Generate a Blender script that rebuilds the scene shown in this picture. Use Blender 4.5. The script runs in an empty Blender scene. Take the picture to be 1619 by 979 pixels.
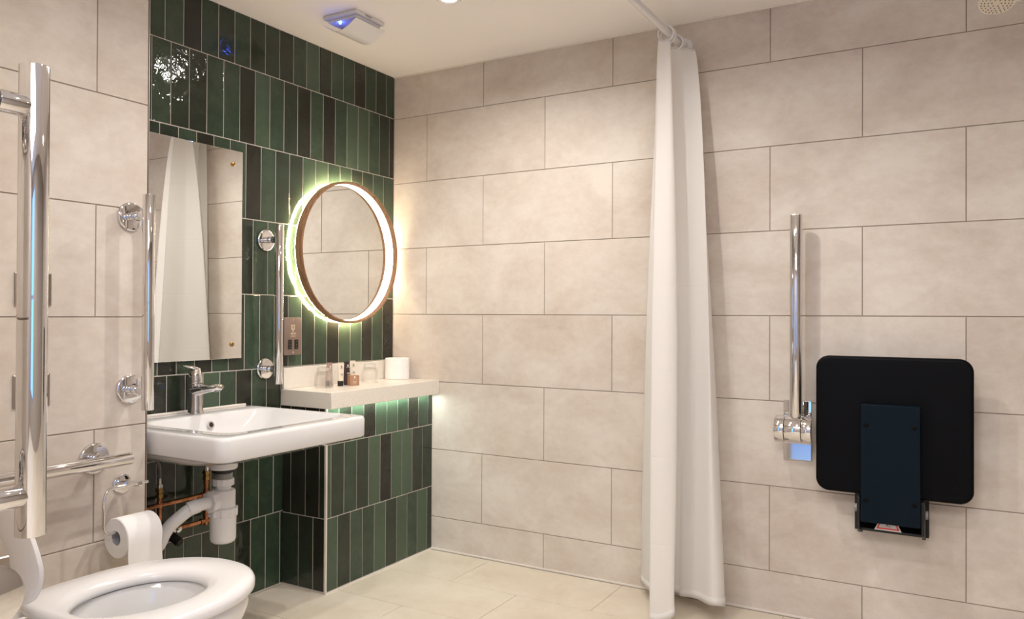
import bpy, bmesh, math, random
from mathutils import Vector, Matrix
random.seed(7)
sc = bpy.context.scene
COL = sc.collection
PI = math.pi
H = 2.142            # ceiling height

# ------------------------------------------------------------------ materials
def mat(name, color=(.8,.8,.8), rough=.5, metal=0.0, spec=.5, coat=0.0, emis=None, estr=0.0, trans=0.0, ior=1.45, sss=0.0):
    m = bpy.data.materials.new(name); m.use_nodes = True
    b = m.node_tree.nodes['Principled BSDF']
    b.inputs['Base Color'].default_value = (*color, 1)
    b.inputs['Roughness'].default_value = rough
    b.inputs['Metallic'].default_value = metal
    b.inputs['Specular IOR Level'].default_value = spec
    b.inputs['Coat Weight'].default_value = coat
    b.inputs['Coat Roughness'].default_value = .03
    b.inputs['IOR'].default_value = ior
    b.inputs['Transmission Weight'].default_value = trans
    if sss:
        b.inputs['Subsurface Weight'].default_value = sss
        b.inputs['Subsurface Radius'].default_value = (.01, .01, .01)
    if emis:
        b.inputs['Emission Color'].default_value = (*emis, 1)
        b.inputs['Emission Strength'].default_value = estr
    return m
def nt(m): return m.node_tree, m.node_tree.nodes, m.node_tree.links, m.node_tree.nodes['Principled BSDF']
def ramp(N, stops, interp='LINEAR'):
    r = N.new('ShaderNodeValToRGB'); e = r.color_ramp.elements; r.color_ramp.interpolation = interp
    while len(e) < len(stops): e.new(.5)
    for k, (p, c) in enumerate(stops): e[k].position = p; e[k].color = (*c, 1)
    return r
def noise(N, L, vec, scale, detail=4, rough=.6, dist=0):
    n = N.new('ShaderNodeTexNoise'); n.inputs['Scale'].default_value = scale
    n.inputs['Detail'].default_value = detail; n.inputs['Roughness'].default_value = rough; n.inputs['Distortion'].default_value = dist
    L.new(vec, n.inputs['Vector']); return n
def mapping(N, L, scale=(1,1,1)):
    tc = N.new('ShaderNodeTexCoord'); mp = N.new('ShaderNodeMapping'); mp.inputs['Scale'].default_value = scale
    L.new(tc.outputs['Object'], mp.inputs['Vector']); return mp.outputs['Vector']
def bump(N, L, h, b, strength, dist=.002):
    bp = N.new('ShaderNodeBump'); bp.inputs['Strength'].default_value = strength; bp.inputs['Distance'].default_value = dist
    L.new(h, bp.inputs['Height']); L.new(bp.outputs['Normal'], b.inputs['Normal'])

def green_tile():
    m = mat('green_glazed_tile', rough=.07, spec=.5); t, N, L, b = nt(m)
    at = N.new('ShaderNodeAttribute'); at.attribute_name = 'tone'
    v = mapping(N, L, (1, 1, 1)); n1 = noise(N, L, v, 13, 5, .65, .4); n2 = noise(N, L, v, 70, 3, .6)
    r = ramp(N, [(0, (.018,.016,.012)), (.33, (.024,.028,.019)), (.66, (.032,.053,.033)), (1, (.060,.092,.058))])
    ma = N.new('ShaderNodeMath'); ma.operation = 'MULTIPLY_ADD'; L.new(n1.outputs['Fac'], ma.inputs[0]); ma.inputs[1].default_value = .55; ma.inputs[2].default_value = -.27
    mb = N.new('ShaderNodeMath'); mb.operation = 'ADD'; L.new(ma.outputs[0], mb.inputs[0]); L.new(at.outputs['Fac'], mb.inputs[1])
    mc = N.new('ShaderNodeMath'); mc.operation = 'MULTIPLY_ADD'; L.new(n2.outputs['Fac'], mc.inputs[0]); mc.inputs[1].default_value = .18; L.new(mb.outputs[0], mc.inputs[2])
    L.new(mc.outputs[0], r.inputs['Fac']); L.new(r.outputs['Color'], b.inputs['Base Color'])
    w = noise(N, L, v, 19, 3, .55, .5); bump(N, L, w.outputs['Fac'], b, .5, .005)
    return m
def beige_tile(name, cols, rough=.42, attr=.10):
    m = mat(name, rough=rough, spec=.35); t, N, L, b = nt(m)
    v = mapping(N, L, (1, 1, 1.6)); n1 = noise(N, L, v, 3.2, 6, .62, .3); n2 = noise(N, L, v, 26, 4, .7); n3 = noise(N, L, v, 300, 2, .6)
    at = N.new('ShaderNodeAttribute'); at.attribute_name = 'tone'
    a = N.new('ShaderNodeMath'); a.operation = 'MULTIPLY_ADD'; L.new(n2.outputs['Fac'], a.inputs[0]); a.inputs[1].default_value = .36; L.new(n1.outputs['Fac'], a.inputs[2])
    a1 = N.new('ShaderNodeMath'); a1.operation = 'MULTIPLY_ADD'; L.new(n3.outputs['Fac'], a1.inputs[0]); a1.inputs[1].default_value = .16; L.new(a.outputs[0], a1.inputs[2])
    a2 = N.new('ShaderNodeMath'); a2.operation = 'MULTIPLY_ADD'; L.new(at.outputs['Fac'], a2.inputs[0]); a2.inputs[1].default_value = attr; L.new(a1.outputs[0], a2.inputs[2])
    r = ramp(N, [(.42, cols[0]), (.70, cols[1]), (.98, cols[2])])
    L.new(a2.outputs[0], r.inputs['Fac']); L.new(r.outputs['Color'], b.inputs['Base Color'])
    bump(N, L, n2.outputs['Fac'], b, .05, .001)
    return m
M = {}
M['green'] = green_tile()
M['beige'] = beige_tile('beige_stone_tile', [(.46,.385,.335), (.58,.508,.446), (.68,.628,.57)])
M['floor'] = beige_tile('floor_stone_tile', [(.52,.44,.345), (.63,.555,.45), (.70,.64,.54)], .38, .06)
M['grout'] = mat('pale_grout', (.66,.60,.53), .85)
M['grout_beige'] = mat('beige_grout', (.34,.285,.245), .9)
M['grout_floor'] = mat('floor_grout', (.38,.34,.28), .9)
M['paint'] = mat('white_ceiling_paint', (.93,.895,.87), .85)
M['wallpaint'] = mat('greige_wall_paint', (.36,.32,.29), .8)
M['chrome'] = mat('polished_chrome', (.74,.73,.735), .04, 1.0)
M['satin'] = mat('satin_nickel', (.40,.36,.33), .32, 1.0)
M['mirror'] = mat('mirror_glass', (.90,.91,.89), 0.0, 1.0)
M['ceramic'] = mat('white_ceramic', (.72,.715,.715), .10, coat=.5, spec=.5)
M['plastic'] = mat('white_plastic', (.76,.75,.75), .22)
M['pvc'] = mat('white_pvc', (.78,.77,.77), .35)
M['trimw'] = mat('cream_edge_trim', (.70,.64,.57), .4)
M['silicone'] = mat('white_silicone', (.78,.72,.66), .45)
M['black'] = mat('black_seat_plastic', (.0022,.0024,.0038), .5, spec=.10)
M['navy'] = mat('dark_navy_painted_metal', (.0020,.0075,.0135), .5, spec=.12)
M['blackp'] = mat('black_rubber', (.008,.008,.008), .45)
M['grey'] = mat('grey_metal', (.30,.30,.29), .4, .6)
M['paper'] = mat('white_tissue_paper', (.87,.86,.85), .95)
M['card'] = mat('brown_card', (.40,.22,.13), .6)
M['tubew'] = mat('cream_tube', (.78,.70,.58), .4)
M['tubep'] = mat('mauve_tube', (.36,.24,.22), .4)
M['tubed'] = mat('dark_plum_tube', (.045,.025,.025), .4)
M['ink'] = mat('grey_ink', (.16,.15,.14), .6)
M['inkw'] = mat('white_ink', (.8,.78,.74), .6)
M['gold'] = mat('brass', (.36,.22,.08), .35, 1.0)
M['led'] = mat('warm_led_diffuser', (1,1,1), .5, emis=(1.0,.84,.62), estr=7)
M['ledback'] = mat('halo_led_tape', (1,1,1), .5, emis=(1.0,.78,.52), estr=120)
M['ledcool'] = mat('cool_led_tape', (1,1,1), .5, emis=(.86,1.0,.90), estr=30)
M['lamp'] = mat('downlight_lens', (1,1,1), .5, emis=(1.0,.90,.78), estr=18)
M['blue'] = mat('blue_led', (.2,.3,1), .5, emis=(.05,.12,1.0), estr=90)
M['red'] = mat('red_print', (.70,.03,.02), .5)
M['label'] = mat('white_label', (.62,.60,.60), .5)
M['glass'] = mat('clear_glass', (1,1,1), 0.0, trans=1.0, ior=1.45)
M['frame'] = mat('grey_door_frame', (.25,.25,.26), .5)
M['pane'] = mat('window_glass', (.9,.95,1), 0.0, trans=1.0, ior=1.0)

_t, _N, _L, _b = nt(M['glass'])
_tr = _N.new('ShaderNodeBsdfTransparent'); _mx = _N.new('ShaderNodeMixShader'); _mx.inputs[0].default_value = .72
_L.new(_b.outputs[0], _mx.inputs[1]); _L.new(_tr.outputs[0], _mx.inputs[2]); _L.new(_mx.outputs[0], _N['Material Output'].inputs['Surface'])
def copper():
    m = mat('copper_pipe', (.62,.26,.12), .28, 1.0); t, N, L, b = nt(m)
    n = noise(N, L, mapping(N, L), 40, 3); r = ramp(N, [(.35, (.20,.075,.035)), (.6, (.50,.22,.11))]); L.new(n.outputs['Fac'], r.inputs['Fac']); L.new(r.outputs['Color'], b.inputs['Base Color'])
    return m
M['copper'] = copper()
def wood():
    m = mat('walnut_wood', rough=.45); t, N, L, b = nt(m)
    v = mapping(N, L, (18, 60, 2.2)); n = noise(N, L, v, 3.0, 6, .6, 1.2)
    r = ramp(N, [(.3, (.14,.066,.032)), (.5, (.29,.155,.080)), (.7, (.42,.25,.14))]); L.new(n.outputs['Fac'], r.inputs['Fac']); L.new(r.outputs['Color'], b.inputs['Base Color'])
    return m
M['wood'] = wood()
def quartz():
    m = mat('cream_quartz', rough=.28, spec=.5); t, N, L, b = nt(m)
    n = noise(N, L, mapping(N, L), 260, 3, .7); r = ramp(N, [(.34, (.64,.58,.50)), (.44, (.78,.735,.665))]); L.new(n.outputs['Fac'], r.inputs['Fac']); L.new(r.outputs['Color'], b.inputs['Base Color'])
    return m
M['quartz'] = quartz()
def fabric():
    m = mat('white_curtain_fabric', (.88,.865,.85), .75, spec=.2); t, N, L, b = nt(m)
    tr = N.new('ShaderNodeBsdfTranslucent'); tr.inputs['Color'].default_value = (.92,.90,.87,1)
    mx = N.new('ShaderNodeMixShader'); mx.inputs[0].default_value = .32
    out = N['Material Output'] if 'Material Output' in N else None
    L.new(b.outputs[0], mx.inputs[1]); L.new(tr.outputs[0], mx.inputs[2]); L.new(mx.outputs[0], out.inputs['Surface'])
    v = mapping(N, L, (1,1,1)); n = noise(N, L, v, 9, 4, .6)
    sp = N.new('ShaderNodeSeparateXYZ'); L.new(v, sp.inputs[0])
    wv = N.new('ShaderNodeMath'); wv.operation = 'MULTIPLY_ADD'; L.new(n.outputs['Fac'], wv.inputs[0]); wv.inputs[1].default_value = .03; L.new(sp.outputs['Z'], wv.inputs[2])
    md = N.new('ShaderNodeMath'); md.operation = 'PINGPONG'; L.new(wv.outputs[0], md.inputs[0]); md.inputs[1].default_value = .145
    mm = N.new('ShaderNodeMath'); mm.operation = 'MINIMUM'; L.new(md.outputs[0], mm.inputs[0]); mm.inputs[1].default_value = .006
    m3 = N.new('ShaderNodeMath'); m3.operation = 'MULTIPLY_ADD'; L.new(mm.outputs[0], m3.inputs[0]); m3.inputs[1].default_value = 35; L.new(n.outputs['Fac'], m3.inputs[2])
    bump(N, L, m3.outputs[0], b, .3, .008)
    return m
M['fabric'] = fabric()

# ------------------------------------------------------------------ object helpers
def empty(name, loc, label=None, cat=None, group=None):
    o = bpy.data.objects.new(name, None); COL.objects.link(o); o.location = loc; o.empty_display_size = .03
    if label: tag(o, label, cat, group)
    return o
def tag(o, label=None, cat=None, group=None, kind=None):
    if label: o['label'] = label
    if cat: o['category'] = cat
    if group: o['group'] = group
    if kind: o['kind'] = kind
    return o
def obj(name, bm, m, parent=None, smooth=True, angle=35, bevel=0):
    """bm is in world coordinates"""
    me = bpy.data.meshes.new(name)
    bmesh.ops.recalc_face_normals(bm, faces=bm.faces) if getattr(bm, 'is_valid', True) and not NOREC[0] else None
    bm.to_mesh(me); bm.free()
    for mm in (m if isinstance(m, (list, tuple)) else [m]): me.materials.append(mm)
    o = bpy.data.objects.new(name, me); COL.objects.link(o)
    if smooth:
        me.polygons.foreach_set('use_smooth', [True]*len(me.polygons))
        me.set_sharp_from_angle(angle=math.radians(angle))
    if bevel:
        b = o.modifiers.new('bevel', 'BEVEL'); b.width = bevel; b.segments = 2; b.limit_method = 'ANGLE'; b.angle_limit = math.radians(40); b.harden_normals = False
    if parent is not None:
        o.parent = parent
        o.matrix_parent_inverse = (Matrix.Translation(world_loc(parent))).inverted()
    return o
NOREC = [False]
def world_loc(o):
    v = Vector(o.location)
    if o.parent is not None: v = v
    return v
def B(): return bmesh.new()
def box(bm, x0, x1, y0, y1, z0, z1):
    vs = [bm.verts.new((x, y, z)) for x in (x0, x1) for y in (y0, y1) for z in (z0, z1)]
    for f in ((0,1,3,2), (4,6,7,5), (0,4,5,1), (2,3,7,6), (0,2,6,4), (1,5,7,3)):
        bm.faces.new([vs[i] for i in f])
    return vs
def basis(axis):
    a = Vector(axis).normalized(); u = a.orthogonal().normalized(); return a, u, a.cross(u)
def lathe(bm, prof, c, axis=(0,0,1), seg=40, cap=True):
    """prof: list of (t along axis, r)"""
    a, u, w = basis(axis); c = Vector(c); rings = []
    for t, r in prof:
        rings.append([bm.verts.new(c + a*t + (u*math.cos(2*PI*k/seg) + w*math.sin(2*PI*k/seg))*max(r, 1e-5)) for k in range(seg)])
    for i in range(len(rings)-1):
        for k in range(seg):
            bm.faces.new((rings[i][k], rings[i][(k+1) % seg], rings[i+1][(k+1) % seg], rings[i+1][k]))
    if cap:
        bm.faces.new(list(reversed(rings[0]))); bm.faces.new(rings[-1])
def cyl(bm, p0, p1, r, seg=32, ch=0.0):
    p0, p1 = Vector(p0), Vector(p1); l = (p1-p0).length
    prof = [(0, r), (l, r)] if not ch else [(0, r-ch), (ch*.3, r-ch*.3), (ch, r), (l-ch, r), (l-ch*.3, r-ch*.3), (l, r-ch)]
    lathe(bm, prof, p0, p1-p0, seg)
def tube(bm, pts, r, seg=20, rs=None):
    pts = [Vector(p) for p in pts]; rings = []; prev = None
    for i, p in enumerate(pts):
        d = ((pts[i+1]-p) if i == 0 else (p-pts[i-1]) if i == len(pts)-1 else (pts[i+1]-p).normalized()+(p-pts[i-1]).normalized()).normalized()
        if prev is None: u = d.orthogonal().normalized()
        else: u = (prev - d*prev.dot(d)).normalized()
        prev = u; w = d.cross(u); rr = rs[i] if rs else r
        rings.append([bm.verts.new(p + (u*math.cos(2*PI*k/seg)+w*math.sin(2*PI*k/seg))*rr) for k in range(seg)])
    for i in range(len(rings)-1):
        for k in range(seg): bm.faces.new((rings[i][k], rings[i][(k+1) % seg], rings[i+1][(k+1) % seg], rings[i+1][k]))
    bm.faces.new(list(reversed(rings[0]))); bm.faces.new(rings[-1])
def bend(pts, rad, n=8):
    """round the corners of a polyline"""
    pts = [Vector(p) for p in pts]; out = [pts[0]]
    for i in range(1, len(pts)-1):
        a, b, c = pts[i-1], pts[i], pts[i+1]
        r = min(rad, (a-b).length*.49, (c-b).length*.49)
        p, q = b+(a-b).normalized()*r, b+(c-b).normalized()*r
        for k in range(n+1):
            t = k/n; out.append(p*(1-t)**2 + b*2*t*(1-t) + q*t*t)
    out.append(pts[-1]); return out
def loft(bm, rings, cap0=True, cap1=True, close=False):
    R = [[bm.verts.new(p) for p in ring] for ring in rings]; n = len(R[0])
    rng = len(R) if close else len(R)-1
    for i in range(rng):
        a, b = R[i], R[(i+1) % len(R)]
        for k in range(n): bm.faces.new((a[k], a[(k+1) % n], b[(k+1) % n], b[k]))
    if not close:
        if cap0: bm.faces.new(list(reversed(R[0])))
        if cap1: bm.faces.new(R[-1])
def torus(bm, c, axis, R, r, seg=40, s2=10):
    a, u, w = basis(axis); c = Vector(c)
    rings = []
    for k in range(seg):
        d = u*math.cos(2*PI*k/seg)+w*math.sin(2*PI*k/seg)
        rings.append([c + d*R + (d*math.cos(2*PI*j/s2)+a*math.sin(2*PI*j/s2))*r for j in range(s2)])
    loft(bm, rings, close=True)
def rrect(x0, x1, y0, y1, r, z, n=8):
    out = []
    for cx, cy, a0 in ((x1-r, y1-r, 0), (x0+r, y1-r, 90), (x0+r, y0+r, 180), (x1-r, y0+r, 270)):
        for k in range(n+1):
            a = math.radians(a0+90*k/n); out.append(Vector((cx+r*math.cos(a), cy+r*math.sin(a), z)))
    return out
def prism(bm, poly, axis, d0, d1):
    """poly: 2D points in the two other axes (order x,y,z without axis)"""
    def P(p, d):
        l = list(p); l.insert(axis, d); return Vector(l)
    loft(bm, [[P(p, d0) for p in poly], [P(p, d1) for p in poly]])

def cr(P, s):
    n_ = len(P)-1; i = min(int(s*n_), n_-1); f = s*n_-i
    p0, p1, p2, p3 = P[max(i-1,0)], P[i], P[i+1], P[min(i+2,n_)]
    return [.5*((2*p1[d])+(-p0[d]+p2[d])*f+(2*p0[d]-5*p1[d]+4*p2[d]-p3[d])*f*f+(-p0[d]+3*p1[d]-3*p2[d]+p3[d])*f**3) for d in (0, 1)]
# ------------------------------------------------------------------ tiled walls
def tiles(name, origin, U, V, rects, slab, mats, gap=.003, relief=.0025, bev=.0018, tilt=0.0, tones=None):
    """rects in (u0,u1,v0,v1[,tone]); tiles' faces lie in the plane origin+U*u+V*v; slab = list of boxes behind"""
    U, V, O = Vector(U), Vector(V), Vector(origin); Nn = U.cross(V)
    bm = B(); lay = bm.faces.layers.float.new('tone')
    for rc in rects:
        u0, u1, v0, v1 = rc[:4]; tone = rc[4] if len(rc) > 4 else random.random()
        g = gap/2; u0 += g; u1 -= g; v0 += g; v1 -= g
        if u1-u0 < .004 or v1-v0 < .004: continue
        tu, tv, td = random.uniform(-tilt, tilt), random.uniform(-tilt, tilt), random.uniform(-tilt, 0)*.2
        bo = [(u0, v0), (u1, v0), (u1, v1), (u0, v1)]; bi = [(u0+bev, v0+bev), (u1-bev, v0+bev), (u1-bev, v1-bev), (u0+bev, v1-bev)]
        cu, cv = (u0+u1)/2, (v0+v1)/2
        lo = [bm.verts.new(O+U*a+V*b-Nn*(relief+.004)) for a, b in bo]
        mid = [bm.verts.new(O+U*a+V*b-Nn*bev*.7) for a, b in bo]
        hi = [bm.verts.new(O+U*a+V*b+Nn*((a-cu)*tu+(b-cv)*tv*.5+td)) for a, b in bi]
        for k in range(4):
            k2 = (k+1) % 4
            for A, C in ((lo, mid), (mid, hi)):
                f = bm.faces.new((A[k], A[k2], C[k2], C[k])); f[lay] = tone
        f = bm.faces.new(hi); f[lay] = tone
    nt_ = len(bm.faces)
    for b in slab: box(bm, *b)
    bm.faces.ensure_lookup_table()
    for f in bm.faces[nt_:]: f.material_index = 1
    me = bpy.data.meshes.new(name); bm.to_mesh(me); bm.free()
    for m in mats: me.materials.append(m)
    o = bpy.data.objects.new(name, me); COL.objects.link(o); o['kind'] = 'structure'
    return o
def course(edges, joints, lo, hi, tonesfor=None):
    """edges: list of v edges; joints(i): sorted u joints"""
    out = []
    for i in range(len(edges)-1):
        us = [lo]+[u for u in sorted(joints(i)) if lo+.004 < u < hi-.004]+[hi]
        T = tonesfor(i, len(us)-1) if tonesfor else None
        for k in range(len(us)-1):
            out.append((us[k], us[k+1], edges[i], edges[i+1]) + ((T[k],) if T else ()))
    return out
TN = {0: .06, 1: .34, 2: .62, 3: .92}
def tone(v): return TN[v]+random.uniform(-.07, .07)

# green wall, plane y=0, u=x (from -1.447 to 0), v=z  (normal U x V = x × z = -y)
GZ = [0]+[.0056+.2777*k for k in range(8)]+[H]
ROWS = {8: [2,2,0,2,1,2,1,1,1,2,3,1,2,2,0,2,1,2], 7: [1,2,1,1,2,2,0,3,2,1,0,2,0,2,3,3,2,1,0],
        6: [1,1,2,0,2,2,0,2,1,1,3,3,2,2,1,1,2,2], 5: [2,1,2,1,2,1,1,2,2,2,2,1,2,2,1,2,2,1,2],
        4: [2,0,2,0,2,1,2,2,0,3,1,2,0,3,3,0,2,0], 3: [2,0,1,0,3,2,0,2,1,1,2,1,2,1,2,1,1,2,1],
        2: [0,0,1,2,1,1,2,2,2,1,2,1,2,1,2,1,1,2], 1: [2,1,2,2,1,3,1,2,2,1,2,1,2,1,2,1,1,2,1]}  # row two: shadow under the washbasin is read into its darker tile tones
PH = {8: .0547, 7: .0309, 6: .0716, 5: .0366, 4: .0738, 3: .0385, 2: .0735, 1: .039, 0: .039}
def gj(i): return [-(PH[i]+.0713*k) for k in range(20)]
def gt(i, n):
    r = ROWS.get(i, []); t = [tone(random.choice([0,1,1,2,2,3])) for _ in range(max(0, n-len(r)))]+[tone(v) for v in r]
    return t[-n:]
rects = course(GZ, gj, -1.447, 0, gt)
rects = [r for r in rects if not (r[0] > -.66 and r[3] < .70)]
tiles('wall_back', (0,0,0), (1,0,0), (0,0,1), rects, [(-1.447, 0, .003, .12, 0, H)], [M['green'], M['grout']], gap=.0038, tilt=.010)

# low tiled boxing below the shelf
YB, XB, ZS0, ZS1 = -.2265, -.672, .692, .754
bz = [0, .0056, .2790, .5540, ZS0]
BR = {3: [2,1,3,0,3,3,2,0,2], 2: [3,1,2,1,3,0,3,3,1,1], 1: [3,1,2,2,3,1,3,2,3]}
BP = {3: .1019, 2: .0719, 1: .1064, 0: .1064}
def bt(i, n):
    t = [tone(v) for v in BR.get(i, [1]*n)]; return (t+[tone(1)]*n)[:n]
bx = tiles('wall_boxing', (0, YB, 0), (1,0,0), (0,0,1), course(bz, lambda i: [-(BP[i]+.0713*k) for k in range(-1, 10)], XB+.004, 0, bt),
           [(XB+.003, 0, YB+.003, 0, 0, ZS0)], [M['green'], M['grout']], gap=.0038, tilt=.008)
side = tiles('wall_boxing_side', (XB, 0, 0), (0,-1,0), (0,0,1),
      [(-a, -b, c, d, tone(random.choice([0, 0, 1]))) for a, b, c, d in
       [(0,-.0437,.279,.554),(-.0437,-.1199,.279,.554),(-.1199,-.191,.279,.554),(-.191,-.2225,.279,.554),
        (0,-.0859,.0056,.279),(-.0859,-.1609,.0056,.279),(-.1609,-.2225,.0056,.279),
        (0,-.0437,.554,.692),(-.0437,-.1199,.554,.692),(-.1199,-.191,.554,.692),(-.191,-.2225,.554,.692)]],
      [], [M['green'], M['grout']], gap=.0038, tilt=.006)
bm = B(); box(bm, XB-.002, XB+.006, YB-.002, YB+.006, 0, ZS0); tag(obj('trim_1', bm, M['trimw'], smooth=False), kind='structure')

# beige right wall, plane x=0, u along -y
RZ = [0, .1455, .4455, .7455, 1.0455, 1.3455, 1.6455, 1.9455, H]
def rj(i): return [(.1882 if i % 2 == 0 else .4882)+.6*k for k in range(-1, 8)]
tiles('wall_right', (0,0,0), (0,-1,0), (0,0,1), course(RZ, rj, 0, 3.3), [(.0025, .12, -3.3, .12, 0, H)], [M['beige'], M['grout_beige']], gap=.0032, relief=.002, bev=.0008)
# beige wall with the rails, plane y=-.28
YL, XE = -.28, -1.447
LZ = [0, .1335, .4335, .7335, 1.0335, 1.3335, 1.6335, 1.9335, H]
def lj(i): return [(-1.6015 if i % 2 == 0 else -1.9015)-.6*k for k in range(-1, 6)]
tiles('wall_left', (0, YL, 0), (1,0,0), (0,0,1), course(LZ, lj, -3.9, XE-.003), [(-3.9, XE-.0015, YL+.0025, .12, 0, H)], [M['beige'], M['grout_beige']], gap=.0032, relief=.002, bev=.0008)
bm = B(); box(bm, XE-.003, XE, YL-.001, YL+.008, 0, H); tag(obj('trim_2', bm, M['satin'], smooth=False), kind='structure')
# panel wall behind the toilet, plane x=-2.36 facing +x, outside the picture on the left
tiles('wall_toilet_side', (-2.36, YL, 0), (0,1,0), (0,0,1), course(LZ, lambda i: [-.4-.6*(i % 2)*.5], -1.03, -.0), [(-2.50, -2.3625, -1.31, -.28, 0, H)], [M['beige'], M['grout_beige']], gap=.0032, relief=.002, bev=.0008)
# floor: 300x600 tiles with long side along y
fr = []
for c in range(14):
    x1 = -.012 if c == 0 else -.31-.3*(c-1); x0 = -.31-.3*c
    ys = [0]+[(.54 if c % 2 == 0 else .24)+.6*k for k in range(6)]
    ys = [y for y in ys if y < 3.3]+[3.3]
    for k in range(len(ys)-1): fr.append((x0, x1, -ys[k+1], -ys[k]))
tiles('floor', (0,0,0), (1,0,0), (0,1,0), fr, [(-4.6, .1, -3.4, .1, -.1, -.0015)], [M['floor'], M['grout_floor']], gap=.002, relief=.001, bev=.0005)
bm = B(); box(bm, -4.7, .12, -3.42, .12, H, H+.1); tag(obj('ceiling', bm, M['paint'], smooth=False), kind='structure')
FX0, FX1, FZ0, FZ1 = -3.80, -3.02, .30, 2.0
bm = B(); box(bm, FX1, .12, -3.42, -3.3, 0, H); box(bm, -4.7, FX0, -3.42, -3.3, 0, H); box(bm, FX0, FX1, -3.42, -3.3, 0, FZ0); box(bm, FX0, FX1, -3.42, -3.3, FZ1, H)
tag(obj('wall_front', bm, M['wallpaint'], smooth=False), kind='structure')
# entrance wall with a tall daylit window, behind the camera
WX = -3.9; wins = [(-1.42,-1.05,.05,1.98)]
bm = B(); ys_ = [-3.3]+[v for w_ in wins for v in w_[:2]]+[YL]
for k in range(0, len(ys_), 2): box(bm, WX-.1, WX, ys_[k], ys_[k+1], 0, H)
for a0, a1, c0, c1 in wins: box(bm, WX-.1, WX, a0, a1, 0, c0); box(bm, WX-.1, WX, a0, a1, c1, H)
tag(obj('wall_entry', bm, M['wallpaint'], smooth=False), kind='structure')
for n_, (wy0, wy1, wz0, wz1) in enumerate(wins):
    w = tag(empty('window_%d' % (n_+1), (WX-.05, (wy0+wy1)/2, wz0)), kind='structure')
    bm = B()
    for y in (wy0, wy1-.03): box(bm, WX-.07, WX-.02, y, y+.03, wz0, wz1)
    for z in (wz0, wz1-.03): box(bm, WX-.07, WX-.02, wy0+.03, wy1-.03, z, z+.03)
    obj('window_frame', bm, M['frame'], w, smooth=False)
    bm = B(); box(bm, WX-.05, WX-.045, wy0+.03, wy1-.03, wz0+.03, wz1-.03); obj('pane', bm, M['pane'], w, smooth=False)
w = tag(empty('window_2', ((FX0+FX1)/2, -3.35, FZ0)), kind='structure')
bm = B()
for x in (FX0, FX1-.03): box(bm, x, x+.03, -3.38, -3.33, FZ0, FZ1)
for z in (FZ0, FZ1-.03, 1.1): box(bm, FX0+.03, FX1-.03, -3.38, -3.33, z, z+.03)
obj('window_frame', bm, M['frame'], w, smooth=False)
bm = B(); box(bm, FX0+.03, FX1-.03, -3.36, -3.355, FZ0+.03, FZ1-.03); obj('pane', bm, M['pane'], w, smooth=False)
bm = B(); box(bm, -3.86, -2.95, -1.75, -.75, .0005, .010); o = obj('reflection_mat', bm, mat('blue_reflection_tint', (.30,.48,.80), .9), smooth=False)  # added out of view so the chrome hinge plate reflects blue
tag(o, 'unseen flat blue mat added by the entrance to tint chrome reflections', 'mat')
# silicone beads
bm = B(); box(bm, -.006, 0, -3.3, 0, 0, .006); tag(obj('trim_3', bm, M['silicone'], smooth=False), kind='structure')
bm = B(); box(bm, -.005, -.0002, -3.3, 0, H-.006, H); tag(obj('trim_4', bm, M['silicone'], smooth=False), kind='structure')
bm = B(); box(bm, XB, 0, YB-.005, YB, 0, .005); tag(obj('trim_5', bm, M['silicone'], smooth=False), kind='structure')

# ------------------------------------------------------------------ large mirror
t = empty('wall_mirror', (-1.134, 0, .8835), 'large frameless rectangular mirror on the green tiles above the washbasin', 'mirror')
bm = B(); box(bm, -1.384, -.884, -.0075, -.0025, .8835, 1.631); bmesh.ops.rotate(bm, cent=(-1.384,-.003,0), matrix=Matrix.Rotation(-.0115, 3, 'Z'), verts=bm.verts); obj('mirror_glass', bm, M['mirror'], t, smooth=False, bevel=.001)
for x in (-.928, -1.34):
    for z in (.935, 1.582):
        bm = B(); lathe(bm, [(0,.0085),(.003,.0085),(.005,.006),(.0055,.002)], (x, -.0078-(x+1.384)*.0115, z), (0,-1,0), 20); o = obj('screw', bm, M['gold'], t)
# ------------------------------------------------------------------ round mirror
rc = Vector((-.340, 0, 1.304)); R0 = .2965
t = empty('round_mirror', (rc.x, 0, rc.z), 'round backlit mirror in a deep walnut frame with a glowing inner ring', 'mirror')
bm = B(); ax = (0,-1,0)
prof = [(.024, R0-.010), (.024, R0), (.057, R0), (.060, R0-.002), (.060, R0-.006), (.057, R0-.008), (.024, R0-.010)]
a, u, ww = basis(ax)
rings = [[rc+a*tt+(u*math.cos(2*PI*k/96)+ww*math.sin(2*PI*k/96))*r for tt, r in prof[:-1]] for k in range(96)]
loft(bm, rings, close=True); obj('frame', bm, M['wood'], t)
bm = B(); pr = [(.0205, R0-.0125), (.041, R0-.0103), (.0205, R0-.0103)]
rings = [[rc+a*tt+(u*math.cos(2*PI*k/96)+ww*math.sin(2*PI*k/96))*r for tt, r in pr] for k in range(96)]
loft(bm, rings, close=True); obj('light_ring', bm, M['led'], t)
bm = B(); lathe(bm, [(.0165, R0-.012), (.0200, R0-.012)], rc, ax, 96); obj('mirror_glass', bm, M['mirror'], t, smooth=False)
bm = B(); lathe(bm, [(0, R0-.10), (.0150, R0-.10)], rc, ax, 64); obj('back_plate', bm, M['grey'], t)
bm = B(); pr = [(.0205, R0-.0085), (.0237, R0-.0085), (.0237, R0-.0015), (.0205, R0-.0015)]
rings = [[rc+a*tt+(u*math.cos(2*PI*k/96)+ww*math.sin(2*PI*k/96))*r for tt, r in pr] for k in range(96)]
loft(bm, rings, close=True); obj('halo_light', bm, M['ledback'], t)

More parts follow.
